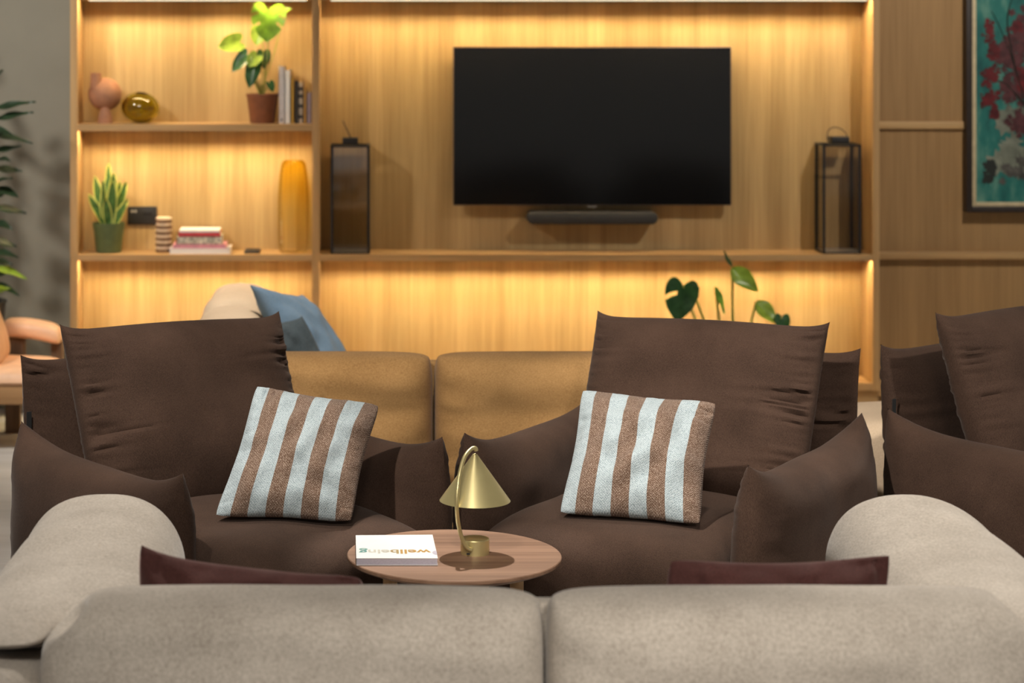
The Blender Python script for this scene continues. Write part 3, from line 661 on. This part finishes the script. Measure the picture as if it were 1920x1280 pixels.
# fold on the ochre sofa is part of its cloth; sand coloured loveseat along the wall on the left
ls = thing('loveseat', 'sand coloured loveseat in front of the lit shelves, blue cushion on it', 'sofa', (-.1, 8.5, 0))
for (y0, y1, sd, zq) in ((7.86, 8.43, 1, .676), (8.475, 9.15, 2, .676)):
    pillow([V(-.435, y0, .20), V(-.435, y1, .20), V(-.435, y1, zq), V(-.435, y0, zq)], .135, 40, 40, 6, .45, rc=(.03, .03, .05, .05, 8), lump=(.012, 4), puck=(.004, 6, .12, 'lr'), seed=sd).build('back_cushion', M['sand'], ls)
    pillow([V(-.32, y0, .26), V(.30, y0, .26), V(.30, min(y1, 9.0), .26), V(-.32, min(y1, 9.0), .26)], .09, 30, 30, 7, .45, seed=sd).build('seat_cushion', M['sand'], ls)
MB().box((-.52, 7.86, .10), (.30, 9.15, .26)).build('base', M['sand'], ls, bevel=.03, seg=4)
for q in ((-.45, 7.95), (.22, 7.95), (-.45, 9.05), (.22, 9.05)): MB().lathe((q[0], q[1], 0), [(.018, 0), (.025, .11)], 14).build('leg', M['dark_wood'], ls)
o = pillow([P(570, 722, 8.10), P(676, 728, 8.46), P(566, 552, 8.52), P(468, 533, 8.16)], .075, 50, 50, 2.6, .5, k=(.14, .0, .05, .12), e=2.6, lump=(.014, 5), puck=(.009, 6, .2, 'lt'), seed=5).build('cushion', M['blue'], origin=P(600, 722, 8.25)); tag(o, 'denim blue cushion leaning on the sand coloured loveseat', 'cushion')
o = pillow([P(505, 735, 7.98), P(632, 735, 8.04), P(566, 592, 8.08), P(505, 606, 8.02)], .05, 36, 36, 2.6, .5, k=(.05, -.06, 0, .06), e=4, lump=(.012, 5), seed=9).build('cushion', M['slate'], origin=P(560, 735, 8.0)); tag(o, 'dark slate cushion in front of the blue one', 'cushion')
# sand pouf and small wooden table in the gap on the right
pf = pillow([V(1.60, 7.03, .09), V(2.14, 7.03, .09), V(2.14, 7.56, .09), V(1.60, 7.56, .09)], .365, 36, 36, 8, .35, Tb=.085, lump=(.008, 4)).build('pouf', M['sand'], origin=(1.87, 7.3, 0)); tag(pf, 'sand coloured pouf between the two brown armchairs on the right', 'pouf')
tb = thing('side_table', 'small light wood table behind the right brown armchair', 'table', (1.66, 7.7, 0))
MB().box((1.49, 7.60, .33), (1.828, 7.86, .358)).build('tabletop', M['light_wood'], tb, bevel=.003)
for q in ((1.52, 7.63), (1.79, 7.63), (1.52, 7.83), (1.79, 7.83)): MB().box((q[0]-.015, q[1]-.015, 0), (q[0]+.015, q[1]+.015, .33)).build('leg', M['light_wood'], tb, bevel=.002)

# ================================================================ BROWN ARMCHAIRS
def make_chair(cush, seed, label):
    t = thing('armchair', label, 'armchair', (0, 0, 0), 'brown velvet armchairs')
    br = M['brown']
    pillow([V(-.34, -.62, .29), V(.34, -.62, .29), V(.34, .32, .29), V(-.34, .32, .29)], .135, 44, 44, 6, .42, Tb=.12, lump=(.010, 4), seed=seed).build('seat', M['brown_seat'], t)
    MB().box((-.36, -.46, .03), (.36, .40, .22)).build('base', br, t, bevel=.03, seg=4)
    for s in (-1, 1):
        x = s*.412
        def bend(c): return c
        pillow([V(x, .409, .06), V(x, -.475, .06), V(x, -.469, .62), V(x, .409, .62)] if s < 0 else [V(x, -.475, .06), V(x, .409, .06), V(x, .409, .62), V(x, -.469, .62)], .096, 60, 48, 4, .5,
               k=((.0, -.03, 0, .19) if s < 0 else (-.03, .0, 0, .19)), e=2.6, et=4, lump=(.014, 4), puck=(.012, 8, .10, 'lr'), seed=seed+s*2).build('arm', br, t)
    bp = pillow([V(-.40, .40, .06), V(.40, .40, .06), V(.395, .45, .80), V(-.395, .45, .80)], .085, 70, 90, 3.6, .5, k=(.02, .02, 0, .075), e=4, et=8, crown=.02, lump=(.014, 4), puck=(.026, 10, .12, 'lr'), seed=seed+11).build('backrest', br, t)
    MB().box((-.400, .40, .585), (-.385, .402, .645)).build('fabric_label', M['tag'], bp, smooth=False)
    dl, dr = cush
    pillow([V(-.352+dl[2], .08, .37), V(.352+dr[2], .08, .37), V(.366+dr[0], .27, .895+dr[1]), V(-.366+dl[0], .27, .895+dl[1])], .105, 90, 110, 3.6, .5, k=(.02, .02, 0, .085), e=4, et=10, crown=.035, lump=(.020, 3.5), puck=(.029, 12, .11, 'lr'), seed=seed+21).build('back_cushion', br, t)
    return t
def place(t, x, y, rz): t.location = (x, y, 0); t.rotation_euler = (0, 0, rz)
place(make_chair(((0, .011, 0), (.005, -.009, 0)), 1, 'brown velvet armchair left of the round table, angled right'), -.347, 6.094, .620)
place(make_chair(((.004, -.018, 0), (0, 0, 0)), 2, 'brown velvet armchair right of the round table, angled left'), .922, 6.189, -.559)
place(make_chair(((-.004, .016, 0), (0, .02, 0)), 3, 'rightmost of the three brown velvet armchairs, beside the sand pouf'), 2.156, 6.308, .628)

# striped cushions
def scushion(c, label, seed):
    o = pillow(c, .085, 80, 80, 2.3, .55, k=(.09, .09, .07, .09), e=2, lump=(.022, 6), puck=(.016, 5, .2, 'lrbt'), rc=(.012, .012, .012, .012, 14), seed=seed).build('cushion', M['stripe'], origin=(Vector(c[0])+Vector(c[1]))/2)
    tag(o, label, 'cushion', 'striped cushions on the brown armchairs')
scushion([P(395, 972, 5.81), P(663, 983, 5.75), P(719, 754, 5.97), P(477, 717, 6.00)], 'blue and brown striped cushion tilted on the left brown armchair', 3)
scushion([P(1042, 966, 5.85), P(1318, 988, 5.72), P(1350, 750, 5.95), P(1087, 725, 6.06)], 'blue and brown striped cushion standing on the right brown armchair', 6)
# burgundy cushions
o = pillow([P(262, 1312, 4.26), P(670, 1312, 4.26), P(690, 1064, 4.28), P(254, 1010, 4.28)], .06, 60, 40, 3, .5, k=(.03, .0, 0, .20), e=2.2, et=4, lump=(.03, 7), puck=(.022, 5, .3, 't'), rc=(.01, .01, .02, .012, 14), seed=4).build('cushion', M['burgundy'], origin=P(470, 1312, 4.26)); tag(o, 'burgundy cushion with one pointed corner peeking over the left half of the sofa', 'cushion', 'burgundy cushions on the greige sofa')
o = pillow([P(1236, 1312, 4.26), P(1640, 1312, 4.26), P(1675, 1034, 4.28), P(1248, 1041, 4.28)], .06, 60, 40, 3, .5, k=(.02, .02, 0, .13), e=2.2, lump=(.03, 7), puck=(.026, 4, .3, 't'), rc=(.01, .01, .008, .012, 14), seed=8).build('cushion', M['burgundy'], origin=P(1450, 1312, 4.26)); tag(o, 'burgundy cushion peeking over the right half of the greige sofa', 'cushion', 'burgundy cushions on the greige sofa')

# ================================================================ ROUND TABLE
TZ = .43; tc = V((851.5-CX)*5.42/F, 5.42, 0)
t = thing('round_table', 'round walnut side table between the armchairs and the sofa', 'table', tc)
Rr = .2655
MB().lathe(tc, [(.001, TZ-.022), (Rr-.03, TZ-.022), (Rr-.004, TZ-.012), (Rr, TZ-.008), (Rr, TZ-.002), (Rr-.002, TZ), (.001, TZ)], 96).build('tabletop', M['walnut'], t, angle=25)
for a_ in (20, 110, 200, 290): 
    q = tc+V(.17*math.cos(R(a_)), .17*math.sin(R(a_)), 0); MB().lathe(q, [(.014, 0), (.018, TZ-.02)], 16).build('leg', M['light_wood'], t)
m = MB().box((tc.x-.17, tc.y-.012, TZ-.06), (tc.x+.17, tc.y+.012, TZ-.022)); m.box((tc.x-.012, tc.y-.17, TZ-.06), (tc.x+.012, tc.y+.17, TZ-.022)); m.build('apron', M['light_wood'], t, bevel=.002)
# lamp
def Q(px, py, z): Y = (H-z)*F/(py-CY); return V((px-CX)*Y/F, Y, z)
lb = Q(890.5, 1037, TZ); u = lb.y/F
lp = thing('table_lamp', 'brass table lamp with a cone shade on the round table', 'lamp', lb)
MB().lathe(lb, [(.001, 0), (27*u, 0), (27*u, 27*u), (26*u, 28.5*u), (.001, 28.5*u)], 48).build('base', M['brass'], lp, angle=30)
zr, za = 99*u, 186*u
MB().lathe(lb, [(66.5*u, zr), (4*u, za), (1.5*u, za+1*u), (.5*u, za+.6*u), (3*u, za-3*u), (65.3*u, zr+.2*u)], 64).build('shade', M['brass'], lp, angle=30)
MB().lathe(lb+V(0, 0, za-34*u), [(2*u, 0), (9*u, -4*u), (11*u, -14*u), (8*u, -24*u), (.5*u, -27*u)], 24).build('bulb', M['white'], lp)
fy = lb.y-.045
def LP(px, py, dy): return P(px, py, lb.y+dy)
st = spline([LP(884, 1031, -.037), LP(872, 1022, -.042), LP(861, 990, -.055), LP(856.5, 950, -.078), LP(859, 905, -.068), LP(869, 862, -.034), LP(882, 843, -.008), LP(891, 840, -.001), LP(893, 845, 0)], 8)
MB().tube(st, .0052, 10).build('stem', M['brass'], lp)
c = P(878, 1038, lb.y-.035); MB().box((c.x-.004, c.y-.004, c.z-.0015), (c.x+.004, c.y+.004, c.z+.0015)).build('charging_port', M['black'], lp, smooth=False)
# book lying on the table
zt_ = TZ+.0175
BLc, BRc, TRc, TLc = Q(668, 1046, zt_), Q(821, 1046, zt_), Q(811, 1002, zt_), Q(667, 1003, zt_)
bo = thing('book', 'white softcover book lying on the round table', 'book', (BLc+TRc)/2-V(0, 0, .0175))
def prism(z0, z1, ins=0):
    cs = [BLc, BRc, TRc, TLc]; ct = sum(cs, V(0, 0, 0))/4; cs = [c_+(ct-c_).normalized()*ins for c_ in cs]
    return MB().add([V(c_.x, c_.y, z0) for c_ in cs]+[V(c_.x, c_.y, z1) for c_ in cs], [(3, 2, 1, 0), (4, 5, 6, 7), (0, 1, 5, 4), (1, 2, 6, 5), (2, 3, 7, 6), (3, 0, 4, 7)])
prism(TZ+.001, zt_-.001, .002).build('pages', M['pages'], bo, smooth=False)
cvr = prism(zt_-.0012, zt_).build('cover', M['white'], bo, smooth=False); prism(TZ, TZ+.0012).build('cover', M['white'], bo, smooth=False)
cu = bpy.data.curves.new('title', 'FONT'); cu.body = 'wellbeing'; cu.size = 1; cu.offset = .022
ink = [M['gold_ink'], M['ochre_ink'], M['pale_ink'], M['teal_ink']]
for q in ink: cu.materials.append(q)
for i, k in enumerate((0, 0, 0, 0, 1, 2, 2, 2, 3)): cu.body_format[i].material_index = k
tmp = bpy.data.objects.new('title', cu); C.objects.link(tmp); bpy.context.view_layer.update()
me = bpy.data.meshes.new_from_object(tmp.evaluated_get(bpy.context.evaluated_depsgraph_get())); bpy.data.objects.remove(tmp)
xs = [v.co.x for v in me.vertices]; x0, x1 = min(xs), max(xs)
pr_, pl_ = Q(807, 1026, zt_), Q(673, 1026, zt_); k = (pr_.x-pl_.x)/(x1-x0)
for v in me.vertices: v.co = V(pr_.x-(v.co.x-x0)*k, pr_.y-.028-(v.co.y)*k*1.25+.004, zt_+.0004) - bo.location
tt = bpy.data.objects.new('title_lettering', me); C.objects.link(tt); tt.parent = cvr
if not me.materials:
    for q in ink: me.materials.append(q)
nq = Q(819, 1036, zt_); MB().add([nq+V(-.011*math.sin(math.pi*i/12), .022*math.cos(math.pi*i/12), .0004) for i in range(13)], [tuple(range(13))]).build('thumb_notch', M['pages'], cvr, smooth=False)

# ================================================================ CAMERA, LIGHT
cam = bpy.data.cameras.new('camera'); co = bpy.data.objects.new('camera', cam); C.objects.link(co)
co.location = (0, 0, H); co.rotation_euler = (R(90), 0, 0)
cam.sensor_width = 36; cam.lens = F*36/1920; cam.shift_x = (960-CX)/1920; cam.shift_y = -(640-CY)/1920
cam.dof.use_dof = True; cam.dof.focus_distance = 5.75; cam.dof.aperture_fstop = 3.4; cam.clip_end = 100
bpy.context.scene.camera = co
def spot(loc, target, watts, size=R(60), blend=.5, rad=.05, col=(1, .93, .84)):
    l = bpy.data.lights.new('spot_or_fill', 'SPOT'); l.energy = watts; l.spot_size = size; l.spot_blend = blend; l.shadow_soft_size = rad; l.color = col  # serves both ceiling spots and added fill lights
    o = bpy.data.objects.new('spot_or_fill', l); C.objects.link(o); o.location = loc
    o.rotation_euler = (Vector(target)-Vector(loc)).to_track_quat('-Z', 'Y').to_euler(); return o
spot((.30, 6.75, 3.2), (.28, 5.45, .4), 470, R(17), .35, .035)        # over the table, from behind
spot((-1.2, 4.1, 3.2), (-.38, 6.25, .74), 450, R(29), .6)
spot((-.50, 5.7, 3.2), (-.45, 5.85, .4), 130, R(25), .6)              # down on the left seat and arm
spot((1.12, 5.7, 3.2), (1.08, 5.85, .4), 130, R(27), .6)             # down on the right seat and arm             # on the left chair
spot((-.55, 4.0, 3.2), (1.10, 6.15, .74), 640, R(27), .5)             # on the right chair, from the left
spot((3.3, 4.4, 3.2), (2.1, 6.2, .7), 330, R(40), .6)
spot((-.6, 5.7, 3.2), (-.52, 4.75, .6), 260, R(34), .7)              # sofa arms from ahead
spot((1.6, 5.8, 3.2), (1.4, 4.75, .6), 330, R(38), .7)
spot((-.2, .6, 3.2), (-.1, 4.0, .5), 480, R(44), .9, .3)             # added fill from behind, brightens the sofa's back
spot((1.3, .8, 3.2), (1.2, 4.0, .5), 520, R(44), .9, .3)  # second added fill on the sofa's back
spot((-.4, 3.0, 3.2), (lb.x, lb.y, lb.z+.16), 170, R(9), .6, .1)      # added narrow fill to brighten the brass lamp
spot((-2.6, 7.2, 3.2), (-1.5, 9.7, .8), 340, R(70), .8, .22)        # grey wall and leather chair
spot((-.9, 6.4, 3.2), (-1.5, 9.9, .9), 170, R(40), .8, .3)  # added fill that lightens the plant shadows on the grey wall
spot((-1.6, 6.6, 3.2), (-1.3, 6.9, 0), 200, R(50), .8)               # added fill to brighten the floor on the left
spot((2.9, 7.4, 3.2), (2.7, 9.8, .9), 190, R(80), .8)  # added fill to brighten the right oak panelling
spot((.3, 5.0, 3.2), (.3, 7.0, .6), 270, R(36), .8)                  # ochre sofa
spot((-.1, 7.3, 3.2), (-.4, 8.6, .5), 300, R(40), .8)
w = bpy.data.worlds.new('world'); bpy.context.scene.world = w; w.use_nodes = True
w.node_tree.nodes['Background'].inputs[0].default_value = (1.0, .96, .90, 1); w.node_tree.nodes['Background'].inputs[1].default_value = .27
vs = bpy.context.scene.view_settings; vs.view_transform = 'Standard'; vs.look = 'None'; vs.gamma = 1; vs.exposure = 0; vs.use_curve_mapping = False
bpy.context.scene.cycles.transparent_max_bounces = 48
